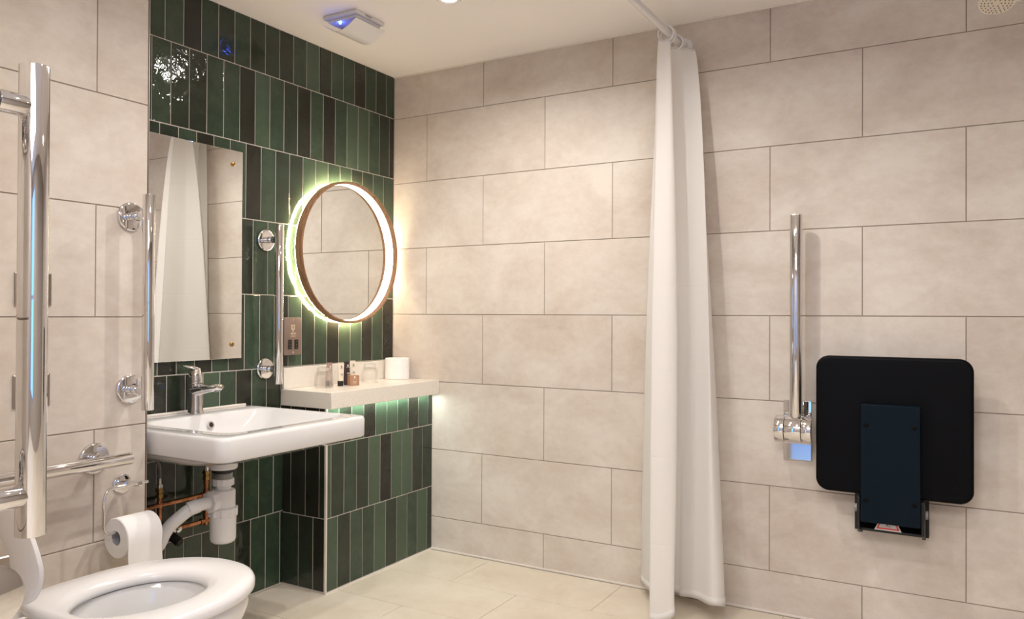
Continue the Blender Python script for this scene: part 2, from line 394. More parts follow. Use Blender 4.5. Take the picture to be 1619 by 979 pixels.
# ------------------------------------------------------------------ shelf
t = empty('vanity_shelf', (-.342, 0, ZS0), 'thick cream stone shelf with a low upstand under the round mirror', 'shelf')
bm = B(); box(bm, -.684, -.0008, -.263, -.0008, ZS0, ZS1); obj('shelf_slab', bm, M['quartz'], t, bevel=.002)
bm = B(); box(bm, -.680, -.0008, -.0145, -.0008, ZS1+.0004, .836); obj('upstand', bm, M['quartz'], t, bevel=.0015)
t = empty('under_shelf_light', (-.34, -.243, ZS0), 'cool white light strip glowing under the front of the cream shelf', 'light strip')
bm = B(); box(bm, -.662, -.030, -.250, -.232, ZS0-.0012, ZS0-.0002); obj('diffuser', bm, M['ledcool'], t, smooth=False)

# ------------------------------------------------------------------ grab rails
JR = .36
def straight_rail(name, label, a, b, r, mounts, wall_axis, wall_c, group=None, fr=.040):
    """bar from a to b; mounts = points on the bar axis; flange on plane wall_axis=wall_c"""
    a, b = Vector(a), Vector(b); base = Vector(mounts[0]); base[wall_axis] = wall_c
    t = empty(name, tuple(base), label, 'grab rail', group)
    bm = B(); cyl(bm, a, b, r, 48, .0015); obj('bar', bm, M['chrome'], t)
    for m in mounts:
        m = Vector(m); f = m.copy(); f[wall_axis] = wall_c; d = (m-f).normalized()
        bm = B(); lathe(bm, [(.0003, fr), (.006, fr), (.0085, fr-.002), (.0095, fr-.005)], f, d, 48); fl = obj('flange', bm, M['chrome'], t)
        bm = B(); cyl(bm, f+d*.009, f+d*((m-f).length*JR), r*.80, 32, .0012); cyl(bm, f+d*((m-f).length*(JR+.02)), m-d*(r*.5), r*.80, 32, .0012); obj('post', bm, M['chrome'], t)
    return t
straight_rail('grab_rail', 'large upright chrome grab rail nearest the viewer, beside the toilet', (-2.286,-1.25,.760), (-2.286,-1.25,1.360), .0175,
              [(-2.286,-1.25,.812), (-2.286,-1.25,1.306)], 0, -2.36)
straight_rail('grab_rail', 'upright chrome grab rail on the beige wall at the left side of the rectangular mirror', (-1.503,-.362,.781), (-1.503,-.362,1.367), .0160,
              [(-1.503,-.362,.834), (-1.503,-.362,1.3115)], 1, YL)
straight_rail('grab_rail', 'upright chrome grab rail on green tiles between the rectangular and round mirrors', (-.764,-.074,.783), (-.764,-.074,1.377), .0160,
              [(-.764,-.074,.838), (-.764,-.074,1.3223)], 1, 0)
straight_rail('grab_rail', 'horizontal chrome grab rail on the beige wall above the toilet roll holder', (-2.150,-.362,.658), (-1.551,-.362,.658), .0165,
              [(-1.603,-.362,.658), (-2.098,-.362,.658)], 1, YL, fr=.041)
# folded-up drop-down rail on the right wall
t = empty('folding_grab_rail', (0,-1.784,.65), 'chrome drop down support rail folded upright on the wall beside the black shower seat', 'grab rail')
bm = B(); box(bm, -.010, -.0006, -1.830, -1.737, .547, .752); obj('wall_plate', bm, M['chrome'], t, bevel=.0015)
bm = B(); box(bm, -.045, -.010, -1.822, -1.746, .615, .705); obj('hinge_block', bm, M['chrome'], t, bevel=.003)
bm = B()
for y0, y1 in ((-1.726,-1.757), (-1.7585,-1.812), (-1.8135,-1.845)): cyl(bm, (-.078, y0, .661), (-.078, y1, .661), .0465, 48, .002)
obj('hinge_barrel', bm, M['chrome'], t)
bm = B(); cyl(bm, (-.078,-1.7905,.70), (-.078,-1.7905,1.388), .0200, 48, .0015); obj('bar', bm, M['chrome'], t)

# ------------------------------------------------------------------ washbasin
bx0, bx1, by0, by1, bzt = -1.435, -.840, -.575, -.0015, .7095
t = empty('washbasin', (-1.138, 0, .60), 'white wall hung rectangular washbasin with overflow hole below the mirror', 'washbasin')
rings = []
cx, cy = -1.157, -.25
def rr(x0, x1, y0, y1, r, z): return rrect(x0, x1, y0, y1, r, z, 10)
rings.append(rr(cx-.040, cx+.040, cy-.040, cy+.040, .0395, .577))
rings.append(rr(cx-.052, cx+.052, cy-.052, cy+.052, .050, .585))
rings.append(rr(-1.31, -.985, -.390, -.08, .12, .596))
rings.append(rr(-1.375, -.930, -.455, -.04, .11, .609))
rings.append(rr(-1.405, -.895, -.510, -.02, .09, .6235))
rings.append(rr(-1.420, -.868, -.545, -.008, .07, .6345))
rings.append(rr(-1.426, -.852, -.564, -.0015, .042, .6405))
rings.append(rr(-1.431, -.844, -.571, -.0015, .036, .6420))
rings.append(rr(bx0, bx1, by0, by1, .034, .647))
rings.append(rr(bx0, bx1, by0, by1, .034, .699))
rings.append(rr(bx0+.0015, bx1-.0015, by0+.0015, by1, .034, .7045))
rings.append(rr(bx0+.006, bx1-.006, by0+.006, by1, .030, bzt-.0008))
rings.append(rr(bx0+.012, bx1-.012, by0+.012, by1-.004, .026, bzt))
ox0, ox1, oy0, oy1 = -1.352, -.862, -.507, -.100
rings.append(rr(ox0-.006, ox1+.006, oy0-.006, oy1+.006, .060, bzt-.0005))
rings.append(rr(ox0, ox1, oy0, oy1, .060, bzt-.0035))
rings.append(rr(ox0+.006, ox1-.006, oy0+.006, oy1-.004, .062, .698))
rings.append(rr(ox0+.026, ox1-.030, oy0+.024, oy1-.010, .07, .675))
rings.append(rr(ox0+.060, ox1-.070, oy0+.050, oy1-.020, .08, .640))
rings.append(rr(ox0+.11, ox1-.12, oy0+.09, oy1-.05, .09, .612))
rings.append(rr(cx-.05, cx+.05, cy-.05, cy+.05, .048, .603))
bm = B(); loft(bm, rings); obj('bowl', bm, M['ceramic'], t, angle=60)
bm = B(); lathe(bm, [(0,.0125),(.003,.0125),(.003,.0085),(-.006,.0085)], (-1.098,-.1155,.674), (0,-1,.28), 28, cap=False); obj('overflow_ring', bm, M['chrome'], t)
bm = B(); lathe(bm, [(.0005,.0088),(.0015,.0088)], (-1.098,-.1155,.674), (0,-1,.28), 28); obj('overflow_hole', bm, mat('dark_brown_shadow', (.03,.022,.016), .8), t)
bm = B(); lathe(bm, [(0,.030),(.003,.030),(.005,.026),(.002,.018)], (cx,cy,.603), (0,0,1), 32); obj('plug_waste', bm, M['chrome'], t)
bm = B(); pts = [(-1.437+.0305*k, -.004, .7125+random.uniform(-.0006,.0006)) for k in range(20)]; tube(bm, pts, .0048, 10); obj('sealant_bead', bm, M['silicone'], t)

# ------------------------------------------------------------------ tap
tx, ty = -1.110, -.054
t = empty('basin_tap', (tx, ty, bzt), 'chrome single lever mixer tap at the back of the washbasin', 'tap')
bm = B(); lathe(bm, [(.0006,.0265),(.004,.0265),(.010,.0245),(.03,.0220),(.06,.0210),(.090,.0225),(.098,.0235),(.100,.0225)], (tx,ty,bzt), (0,0,1), 40); obj('body', bm, M['chrome'], t)
bm = B(); rg = []
for k, (d, zc, hw, hh) in enumerate([(.0,.787,.0235,.0200),(.02,.789,.0230,.0185),(.05,.7935,.0205,.0150),(.085,.7985,.0180,.0125),(.112,.8025,.0165,.0115),(.122,.8060,.0150,.0065)]):
    rg.append([Vector((tx+hw*math.cos(2*PI*j/28), ty-d-(-.006*math.sin(2*PI*j/28) if k > 3 else 0), zc+hh*math.sin(2*PI*j/28))) for j in range(28)])
loft(bm, rg); sp_ = obj('spout', bm, M['chrome'], t, angle=50)
bm = B(); cyl(bm, (tx,ty-.108,.796), (tx,ty-.110,.7885), .0105, 24); obj('aerator', bm, M['grey'], sp_)
bm = B(); lathe(bm, [(0,.0215),(.003,.0222),(.022,.0222),(.034,.0210),(.044,.0165),(.049,.006)], (tx,ty,.8105), (0,.05,1), 40); h = obj('handle', bm, M['chrome'], t)
bm = B(); rg = []
for s, w_, z_, th in [(-.012,.012,.853,.009),(0,.015,.858,.0085),(.014,.0155,.863,.0065),(.028,.014,.867,.0045),(.038,.011,.869,.003),(.043,.006,.8695,.002)]:
    d = Vector((-.93,.30,0)).normalized(); n = Vector((-d.y, d.x, 0)); c = Vector((tx,ty,z_))+d*s
    rg.append([c+n*w_*math.cos(2*PI*j/20)+Vector((0,0,1))*th*math.sin(2*PI*j/20) for j in range(20)])
loft(bm, rg); obj('lever', bm, M['chrome'], h)

# ------------------------------------------------------------------ bottle trap under the basin
t = empty('bottle_trap', (cx, cy, .325), 'white plastic bottle trap and waste pipe hanging below the washbasin', 'trap')
bm = B(); lathe(bm, [(0,.041),(.003,.043),(.018,.044),(.0225,.042)], (cx,cy,.5535), (0,0,1), 40); obj('waste_flange', bm, M['pvc'], t)
bm = B(); lathe(bm, [(0,.026),(.003,.034),(.010,.037),(.0135,.037)], (cx,cy,.5400), (0,0,1), 40); obj('rubber_washer', bm, M['blackp'], t)
bm = B(); lathe(bm, [(.0026*k, .0275+(.0012 if k % 2 else 0)) for k in range(9)], (cx,cy,.520), (0,0,1), 36); obj('threaded_tail', bm, M['grey'], t)
def nut(c, axis, r, l, n=12, rib=.0016):
    bm = B(); a_, u_, w_ = basis(axis); rg = []
    for tt, k_ in ((0,.93),(.002,1),(l-.002,1),(l,.93)):
        ring = []
        for j in range(n*6):
            rad = r*k_+(rib if (j % 6) < 2 else 0); th = 2*PI*j/(n*6)
            ring.append(Vector(c)+a_*tt+(u_*math.cos(th)+w_*math.sin(th))*rad)
        rg.append(ring)
    loft(bm, rg); return bm
obj('top_nut', nut((cx,cy,.5005), (0,0,1), .0315, .0225), M['pvc'], t)
bm = B(); lathe(bm, [(0,.034),(.006,.0372),(.055,.0372),(.060,.035),(.063,.024),(.090,.0215)], (cx,cy,.427), (0,0,1), 44); obj('trap_body', bm, M['pvc'], t)
obj('bottle_collar', nut((cx,cy,.405), (0,0,1), .0425, .027, 10, .003), M['pvc'], t)
bm = B(); lathe(bm, [(0,.030),(.004,.036),(.012,.0395),(.088,.0405)], (cx,cy,.321), (0,0,1), 44); obj('bottle_cup', bm, M['pvc'], t)
obj('outlet_nut', nut((cx-.030,cy,.457), (-1,0,-.02), .0315, .026, 8, .002), M['pvc'], t)
pp = bend([(cx-.03,cy,.457), (-1.262,-.236,.452), (-1.330,-.205,.395), (-1.345,-.19,.335), (-1.446,-.16,.31)], .05, 8)
bm = B(); tube(bm, pp, .0195, 28); obj('waste_pipe', bm, M['pvc'], t)
bm = B(); cyl(bm, (-1.243,-.243,.4535), (-1.272,-.2316,.4455), .0218, 32, .001); obj('pipe_sleeve', bm, M['pvc'], t)

# ------------------------------------------------------------------ copper supply pipes
PYc = -.045
t = empty('copper_supply_pipes', (-1.15, PYc, .33), 'copper water pipes with brass joints on the dark green tiles under the washbasin', 'pipes')
bm = B(); cyl(bm, (-1.30,PYc-.004,.428), (-1.066,PYc-.004,.428), .0078, 20); obj('hot_crosspipe', bm, M['copper'], t)
bm = B(); cyl(bm, (-1.236,PYc,.36), (-1.236,PYc,.452), .0078, 20); obj('cold_riser', bm, M['copper'], t)
bm = B(); cyl(bm, (-1.058,PYc,.325), (-1.058,PYc,.478), .0080, 20); obj('hot_riser', bm, M['copper'], t)
bm = B(); cyl(bm, (-1.168,PYc,.338), (-.985,PYc,.338), .0080, 20); obj('low_crosspipe', bm, M['copper'], t)
for p, q in (((-1.236,PYc,.418),(-1.236,PYc,.440)), ((-1.083,PYc-.004,.428),(-1.062,PYc-.004,.428)), ((-1.058,PYc,.418),(-1.058,PYc,.442)), ((-1.058,PYc,.462),(-1.058,PYc,.474)), ((-1.082,PYc,.338),(-1.070,PYc,.338)), ((-1.046,PYc,.338),(-1.036,PYc,.338)), ((-1.058,PYc,.350),(-1.058,PYc,.362))):
    bm = B(); cyl(bm, p, q, .0102, 20, .001); obj('solder_joint', bm, M['copper'], t)
for x, z in ((-1.236,.452), (-1.058,.478)):
    bm = B(); lathe(bm, [(0,.0125),(.013,.0125),(.014,.010),(.018,.010),(.019,.0135),(.030,.0135),(.031,.009)], (x,PYc,z), (0,0,1), 6); obj('brass_nut', bm, M['gold'], t, angle=20)
    bm = B(); lathe(bm, [(0,.010),(.012,.010),(.013,.006),(.034,.0055)], (x,PYc,z+.031), (0,0,1), 16); obj('hose_ferrule', bm, M['chrome'], t)
bm = B(); tube(bm, bend([(-1.236,PYc,.512), (-1.238,PYc-.002,.555), (-1.262,PYc-.01,.585), (-1.275,-.06,.594)], .03, 8), .0055, 14); obj('cold_hose', bm, M['ink'], t)
bm = B(); tube(bm, [(-1.058,PYc,.54), (-1.060,PYc-.005,.575), (-1.070,-.055,.592)], .0055, 14); obj('hot_hose', bm, M['ink'], t)
bm = B()
for x0, x1, r in ((-1.160,-1.178,.0115),(-1.179,-1.183,.008),(-1.184,-1.202,.0135),(-1.203,-1.235,.010),(-1.236,-1.252,.0125),(-1.253,-1.30,.0075)): cyl(bm, (x0,PYc,.336), (x1,PYc,.330), r, 12, .001)
v_ = obj('isolating_valve', bm, M['chrome'], t, angle=25)
bm = B(); cyl(bm, (-1.205,PYc-.008,.328), (-1.196,PYc-.05,.304), .0145, 20, .002); obj('valve_knob', bm, M['blackp'], v_)

# ------------------------------------------------------------------ shaver socket
sx0, sx1, sz0, sz1 = -.698, -.611, .887, 1.030
t = empty('shaver_socket', (-.655,0,.958), 'bronze coloured shaver socket plate on green tiles left of the round mirror', 'socket')
bm = B(); box(bm, sx0, sx1, -.030, -.0006, sz0, sz1); obj('back_box', bm, M['blackp'], t, bevel=.002)
bm = B(); rg = [[Vector((p.x, y, p.y)) for p in rrect(sx0-.001+i, sx1+.001-i, sz0-.001+i, sz1+.001-i, .006, 0, 5)] for y, i in ((-.0302,0),(-.0335,0),(-.0345,.0012))]
loft(bm, rg); obj('faceplate', bm, mat('bronze_plate', (.33,.25,.21), .35, .8), t)
for x in (-.670, -.637):
    bm = B(); rg = [[Vector((p.x, y, p.y)) for p in rrect(x-.009, x+.009, .908, .945, .003, 0, 4)] for y in (-.0346,-.0362)]; loft(bm, rg); s_ = obj('socket_insert', bm, M['blackp'], t)
    for z in (.915, .926, .938):
        bm = B(); cyl(bm, (x,-.0362,z), (x,-.0366,z), .0016, 10); obj('pin_hole', bm, M['grey'], s_)
for z in (.896, 1.020):
    bm = B(); lathe(bm, [(0,.0040),(.001,.0040),(.0018,.0025)], (-.654,-.0345,z), (0,-1,0), 16); obj('screw', bm, M['chrome'], t)
bm = B()   # razor symbol and wording line
for x0, x1, z0, z1 in ((-.662,-.658,.985,1.002),(-.650,-.646,.985,1.002),(-.664,-.644,1.000,1.0025),(-.660,-.648,.983,.986),(-.6555,-.6525,.972,.984),(-.664,-.660,.968,.972),(-.648,-.640,.968,.971),(-.664,-.645,.966,.9685)):
    box(bm, x0, x1, -.0349, -.0345, z0, z1)
obj('razor_symbol', bm, mat('pale_gold_print', (.75,.62,.42), .4), t, smooth=False)
def text_mesh(s, size, m, parent, loc, rot, name='lettering'):
    cu = bpy.data.curves.new(name, 'FONT'); cu.body = s; cu.size = size; cu.extrude = .0001; cu.align_x = 'CENTER'
    o = bpy.data.objects.new(name, cu); COL.objects.link(o)
    bpy.context.view_layer.update(); dg = bpy.context.evaluated_depsgraph_get()
    me = bpy.data.meshes.new_from_object(o.evaluated_get(dg)); bpy.data.objects.remove(o)
    from mathutils import Euler
    me.transform(Matrix.Translation(loc) @ Euler(rot).to_matrix().to_4x4()); me.materials.clear(); me.materials.append(m)
    n = bpy.data.objects.new(name, me); COL.objects.link(n)
    if parent: n.parent = parent; n.matrix_parent_inverse = Matrix.Translation(Vector(parent.location)).inverted()
    return n
text_mesh('SHAVERS', .0068, bpy.data.materials['pale_gold_print'], t, (-.654,-.0347,.9565), (PI/2,0,0))

# ------------------------------------------------------------------ things on the shelf
def tumbler(x, y, label):
    t = empty('glass_tumbler', (x,y,ZS1), label, 'glass', 'upturned tumblers on the cream shelf')
    z = ZS1+.0004
    bm = B()
    pr = [(0,.0350),(.0015,.0358),(.020,.0372),(.045,.0355),(.060,.0300),(.068,.0262),(.074,.0270),(.0785,.0265),(.0795,.0235),(.078,.005),(.078,.0001)]
    pi_ = [(.064,.0001),(.063,.018),(.058,.0265),(.045,.0335),(.020,.0352),(.0015,.0338)]
    lathe(bm, pr+pi_+[(0,.0350)], (x,y,z), (0,0,1), 48, cap=False)
    bmesh.ops.remove_doubles(bm, verts=bm.verts, dist=.0002)
    obj('glass_body', bm, M['glass'], t, angle=60)
tumbler(-.548, -.095, 'clear glass tumbler standing upside down left of the toiletry tubes')
tumbler(-.266, -.090, 'clear glass tumbler standing upside down beside the spare toilet roll')
def toiletry(x, y, h, w, m, mcap, label, rz=0, logo=M['inkw'], capdark=True):
    t = empty('toiletry_tube', (x,y,ZS1), label, 'toiletry tube', 'toiletry tubes on the cream shelf')
    z0 = ZS1+.0004; c = math.cos(rz); s = math.sin(rz)
    def ring(z, a_, b_): return [Vector((x+a_*math.cos(2*PI*k/28)*c-b_*math.sin(2*PI*k/28)*s, y+a_*math.cos(2*PI*k/28)*s+b_*math.sin(2*PI*k/28)*c, z)) for k in range(28)]
    bm = B(); loft(bm, [ring(z0+.0205, w*.46, w*.40), ring(z0+.03, w*.48, w*.40), ring(z0+h*.6, w*.49, w*.25), ring(z0+h*.92, w*.5, .0022), ring(z0+h*.925, w*.505, .0014), ring(z0+h, w*.505, .0014)]); body = obj('tube_body', bm, m, t)
    bm = B(); loft(bm, [ring(z0, w*.46, w*.38), ring(z0+.001, w*.475, w*.395), ring(z0+.019, w*.475, w*.395), ring(z0+.020, w*.45, w*.38)]); obj('cap', bm, mcap, t)
    d = Vector((s, -c, 0)); u_ = Vector((c, s, 0))
    for (nm_, du, dz0, dz1, hw) in (('logo_mark',0,.80,.87,.0028),('wording',.0,.765,.775,.0085),('wording',0,.52,.53,.006),('wording',0,.49,.50,.0045),('wording',0,.46,.467,.006)):
        bm = B()
        fy = .0022+(.92-dz0)/.32*(w*.25) if dz0 > .6 else w*.25+(.6-dz0)*w*.25
        p = Vector((x,y,z0))+d*(fy+.0018)
        vs = [bm.verts.new(p+u_*(du+sx*hw)+Vector((0,0,h*dz))+d*(0 if dz == dz1 else .0006)) for sx, dz in ((-1,dz0),(1,dz0),(1,dz1),(-1,dz1))]; bm.faces.new(vs); obj(nm_, bm, logo, t, smooth=False)
toiletry(-.483,-.062,.094,.030, M['tubep'], M['tubed'], 'mauve toiletry tube just behind the left tumbler', -.1)
toiletry(-.458,-.100,.094,.026, M['tubew'], M['blackp'], 'cream toiletry tube with a black cap next to the mauve tube', -.2, M['ink'])
toiletry(-.412,-.092,.096,.028, M['tubed'], M['tubed'], 'dark plum toiletry tube behind the small brown box', -.2)
toiletry(-.364,-.080,.097,.028, M['tubew'], M['tubew'], 'cream toiletry tube with a pale cap next to the right tumbler', -.2, M['ink'])
t = empty('soap_box', (-.412,-.128,ZS1), 'small brown cardboard soap box in front of the toiletry tubes', 'box')
bm = B(); rz = Matrix.Rotation(math.radians(-22), 4, 'Z'); box(bm, -.021,.021,-.013,.013,.0004,.0415)
bmesh.ops.transform(bm, matrix=Matrix.Translation((-.410,-.125,ZS1)) @ rz, verts=bm.verts); obj('carton', bm, M['card'], t, bevel=.0006)
bm = B()
for x0, x1, z0, z1 in ((-.003,.003,.031,.038),(-.009,.009,.0265,.0275),(-.009,.009,.0155,.0165),(-.008,.008,.0125,.0135),(-.007,.007,.007,.008)): box(bm, x0,x1,-.0134,-.0131,z0,z1)
bmesh.ops.transform(bm, matrix=Matrix.Translation((-.410,-.125,ZS1)) @ rz, verts=bm.verts); obj('printed_mark', bm, M['inkw'], t, smooth=False)
def roll(name, c, axis, R, r, l, label, seg=64):
    t = empty(name, c, label, 'toilet roll')
    a_, u_, w_ = basis(axis); c = Vector(c)
    pr = [(0,r),(0,R-.002),(.002,R),(l-.002,R),(l,R-.002),(l,r)]
    bm = B(); rg = [[c+a_*tt+(u_*math.cos(2*PI*k/seg)+w_*math.sin(2*PI*k/seg))*q for tt, q in pr] for k in range(seg)]
    loft(bm, rg, close=True); pa_ = obj('paper', bm, M['paper'], t)
    bm = B(); pr = [(.001,r-.0012),(.001,r-.0001),(l-.001,r-.0001),(l-.001,r-.0012)]
    rg = [[c+a_*tt+(u_*math.cos(2*PI*k/seg)+w_*math.sin(2*PI*k/seg))*q for tt, q in pr] for k in range(seg)]
    loft(bm, rg, close=True); obj('core', bm, mat('grey_card_core', (.50,.48,.50), .8), t)
    return t
roll('toilet_roll', (-.060,-.074,ZS1+.0005), (0,0,1), .0545, .020, .094, 'spare white toilet roll standing on the cream shelf in the corner')

# ------------------------------------------------------------------ toilet roll holder and roll
hz, hy = .586, -.360
t = empty('toilet_roll_holder', (-1.5226,YL,.574), 'chrome wire toilet roll holder on the beige wall below the horizontal rail', 'roll holder')
bm = B(); lathe(bm, [(.0003,.0265),(.005,.0265),(.007,.0245),(.0075,.022)], (-1.5226,YL,.576), (0,-1,0), 44); obj('flange', bm, M['chrome'], t)
bm = B(); cyl(bm, (-1.5226,YL-.007,.578), (-1.5226+.0,hy-.006,.586), .0078, 24, .001); obj('post', bm, M['chrome'], t)
bm = B(); tube(bm, bend([(-1.499,hy,.587), (-1.612,hy,.587), (-1.624,hy,.562), (-1.624,hy,.482), (-1.608,hy,.468), (-1.500,hy,.468)], .03, 8), .0042, 16); obj('wire_arm', bm, M['chrome'], t)
rt = roll('toilet_roll', (-1.590,hy,.4675-.0135), (1,0,0), .0525, .0195, .100, 'toilet roll hanging on the chrome holder with a loose end of paper')
bm = B(); N1, N2 = 24, 12; grid = []
for i in range(N1+1):
    row = []
    for j in range(N2+1):
        x = -1.589+.098*j/N2; s = i/N1
        if s < .25:
            a_ = PI/2*(1-s/.25); py = hy-math.cos(a_)*.0532; pz = .4535+math.sin(a_)*.0532
        else:
            q = (s-.25)/.75; py = hy-.0532+.0022*math.sin(q*5+j*.15)*q; pz = .4535-.16*q
        row.append(bm.verts.new((x+.0012*math.sin(i*.5), py, pz)))
    grid.append(row)
for i in range(N1):
    for j in range(N2): bm.faces.new((grid[i][j], grid[i][j+1], grid[i+1][j+1], grid[i+1][j]))
obj('loose_sheet', bm, M['paper'], rt)

# ------------------------------------------------------------------ wall plates
for x, z, lab in ((-1.763,1.102,'upper satin metal switch plate on the beige wall behind the near rail'), (-1.765,.851,'lower satin metal switch plate on the beige wall behind the near rail')):
    t = empty('switch_plate', (x,YL,z), lab, 'switch plate')
    bm = B(); rg = [[Vector((p.x, y, p.y)) for p in rrect(x-.044+i, x+.044-i, z-.041+i, z+.041-i, .002, 0, 3)] for y, i in ((YL-.0004,0),(YL-.004,0),(YL-.0065,.003))]
    loft(bm, rg); pl_ = obj('plate', bm, M['satin'], t, angle=20)
    bm = B(); rg = [[Vector((p.x, y, p.y)) for p in rrect(x-.012, x+.012, z-.016, z+.016, .002, 0, 3)] for y in (YL-.0066,YL-.009)]; loft(bm, rg); obj('rocker', bm, M['satin'], pl_)
t = empty('key_switch_plate', (-1.846,YL,.415), 'satin metal key switch plate low on the beige wall behind the toilet', 'switch plate')
bm = B(); rg = [[Vector((p.x, y, p.y)) for p in rrect(-1.846-.043+i, -1.846+.043-i, .415-.043+i, .415+.043-i, .002, 0, 3)] for y, i in ((YL-.0004,0),(YL-.004,0),(YL-.007,.003))]
loft(bm, rg); obj('plate', bm, M['satin'], t, angle=20)
bm = B(); torus(bm, (-1.836,YL-.007,.415), (0,1,0), .0075, .0006, 28, 6); cyl(bm, (-1.836,YL-.0072,.417), (-1.836,YL-.0076,.417), .002, 12); box(bm, -1.8367,-1.8353,YL-.0076,YL-.0072,.411,.416); obj('key_symbol', bm, M['ink'], t)

# ------------------------------------------------------------------ toilet
tc = Vector((-1.83, -.818, 0))
t = empty('toilet', (-2.0,-.818,0), 'white toilet with its seat down beside the beige wall', 'toilet')
def dring(xf, xr, b, z, nf=2.15, nr=3.4, n=72, cxx=-1.83, yc=None):
    yc = tc.y if yc is None else yc
    out = []
    for k in range(n):
        a_ = 2*PI*k/n; c, s = math.cos(a_), math.sin(a_)
        if c >= 0: e, A_ = 2/nf, xf-cxx
        else: e, A_ = 2/nr, cxx-xr
        e2 = 2/nf if c >= 0 else 2/nr
        out.append(Vector((cxx+math.copysign(abs(c)**e, c)*A_, yc+math.copysign(abs(s)**e2, s)*b, z)))
    return out
XR = -2.356
rings = [dring(-1.70,XR,.105,0.0,3), dring(-1.695,XR,.112,.012,3), dring(-1.70,XR,.108,.06), dring(-1.71,XR,.106,.16), dring(-1.695,XR,.115,.24), dring(-1.665,XR,.135,.31), dring(-1.635,XR,.158,.365), dring(-1.615,XR,.174,.400),
         dring(-1.610,XR,.180,.418), dring(-1.610,XR,.181,.436), dring(-1.613,XR,.178,.445), dring(-1.640,-2.0,.150,.447), dring(-1.690,-1.975,.115,.446), dring(-1.697,-1.968,.108,.436),
         dring(-1.705,-1.960,.104,.40,2.1,2.3), dring(-1.735,-1.935,.085,.33,2,2), dring(-1.77,-1.91,.065,.27,2,2), dring(-1.80,-1.89,.04,.245,2,2)]
bm = B(); loft(bm, rings); obj('pan', bm, M['ceramic'], t, angle=50)
bm = B(); vs = [bm.verts.new(p) for p in dring(-1.752,-1.922,.076,.300,2,2,48)]; bm.faces.new(vs); obj('water', bm, mat('still_water', (.60,.66,.68), .02, spec=.6), t)
# seat ring: closed loft of profile around
n = 96
def seatprof(k):
    oT = lambda off, z: dring(-1.595-off, -2.005+off, .193-off, z, 2.1, 4.2, n)[k]
    iT = lambda off, z: dring(-1.700+off, -1.965-off, .108+off, z, 2.1, 2.1, n)[k]
    return [oT(.004,.4485), oT(0,.4525), oT(-.0005,.464), oT(.003,.4715), oT(.010,.4750), iT(.026,.4765), iT(.014,.4735), iT(.005,.467), iT(0,.459), iT(.001,.4515), iT(.006,.4485)]
bm = B(); loft(bm, [seatprof(k) for k in range(n)], close=True); obj('seat', bm, M['plastic'], t, angle=60)
bm = B()
outer = [(-.745,.490),(-.790,.512),(-.815,.540),(-.826,.569),(-.8214,.597),(-.8043,.635),(-.785,.662),(-.757,.684),(-.715,.697),(-.680,.700)]
inner = [(-.7276,.505),(-.7276,.53),(-.7275,.56),(-.7270,.575),(-.7261,.588),(-.715,.603),(-.7067,.612),(-.6967,.620),(-.683,.637),(-.6691,.650)]
def dense(P):
    out = []
    for k in range(4*(len(P)-1)+1):
        out.append(tuple(cr(P, k/(4*(len(P)-1)))))
    return out
outer, inner = dense(outer), dense(inner)
def LP(p, off): return Vector((-2.03-(p[1]-.5)*.10+off, p[0], p[1]))
outer2 = outer+[(-1.34-p[0], p[1]) for p in reversed(outer)]; inner2 = inner+[(-1.34-p[0], p[1]) for p in reversed(inner)]
rg = []
for o_, i_ in zip(outer2, inner2):
    m_ = ((o_[0]*.88+i_[0]*.12), (o_[1]*.88+i_[1]*.12)); m2 = ((o_[0]*.12+i_[0]*.88), (o_[1]*.12+i_[1]*.88))
    rg.append([LP(o_, -.004), LP(o_, .004), LP(m_, .010), LP(m2, .010), LP(i_, .004), LP(i_, -.004), LP(m2, -.009), LP(m_, -.009)])
loft(bm, rg, close=True); obj('lid', bm, M['plastic'], t, angle=60)
for y in (-.745, -.895):
    bm = B(); cyl(bm, (-2.02,y,.455), (-2.02,y-.02,.455), .012, 24, .002); box(bm, -2.035,-2.005,y-.018,y-.002,.445,.456); obj('hinge', bm, M['chrome'], t)
bm = B(); box(bm, -2.045,-2.012,-.800,-.725,.447,.464); obj('hinge_block', bm, M['plastic'], t, bevel=.004)
bm = B(); box(bm, -1.655,-1.628,-.700,-.688,.432,.4484); obj('seat_buffer', bm, M['plastic'], t, bevel=.003)
# flush lever beside the near rail
t = empty('flush_lever', (-2.36,-1.17,.665), 'round chrome flush paddle at the bottom left edge of the picture beside the toilet', 'flush lever')
bm = B(); lathe(bm, [(-.003,.040),(-.002,.043),(.002,.043),(.003,.040)], (-2.292,-1.165,.664), (-.05,-1,0), 56); obj('paddle', bm, M['chrome'], t)
bm = B(); tube(bm, bend([(-2.3595,-1.13,.664), (-2.33,-1.13,.664), (-2.300,-1.155,.664), (-2.296,-1.160,.664)], .02, 6), .007, 16); lathe(bm, [(0,.022),(.005,.022),(.007,.018)], (-2.3597,-1.13,.664), (1,0,0), 30); obj('stem', bm, M['chrome'], t)

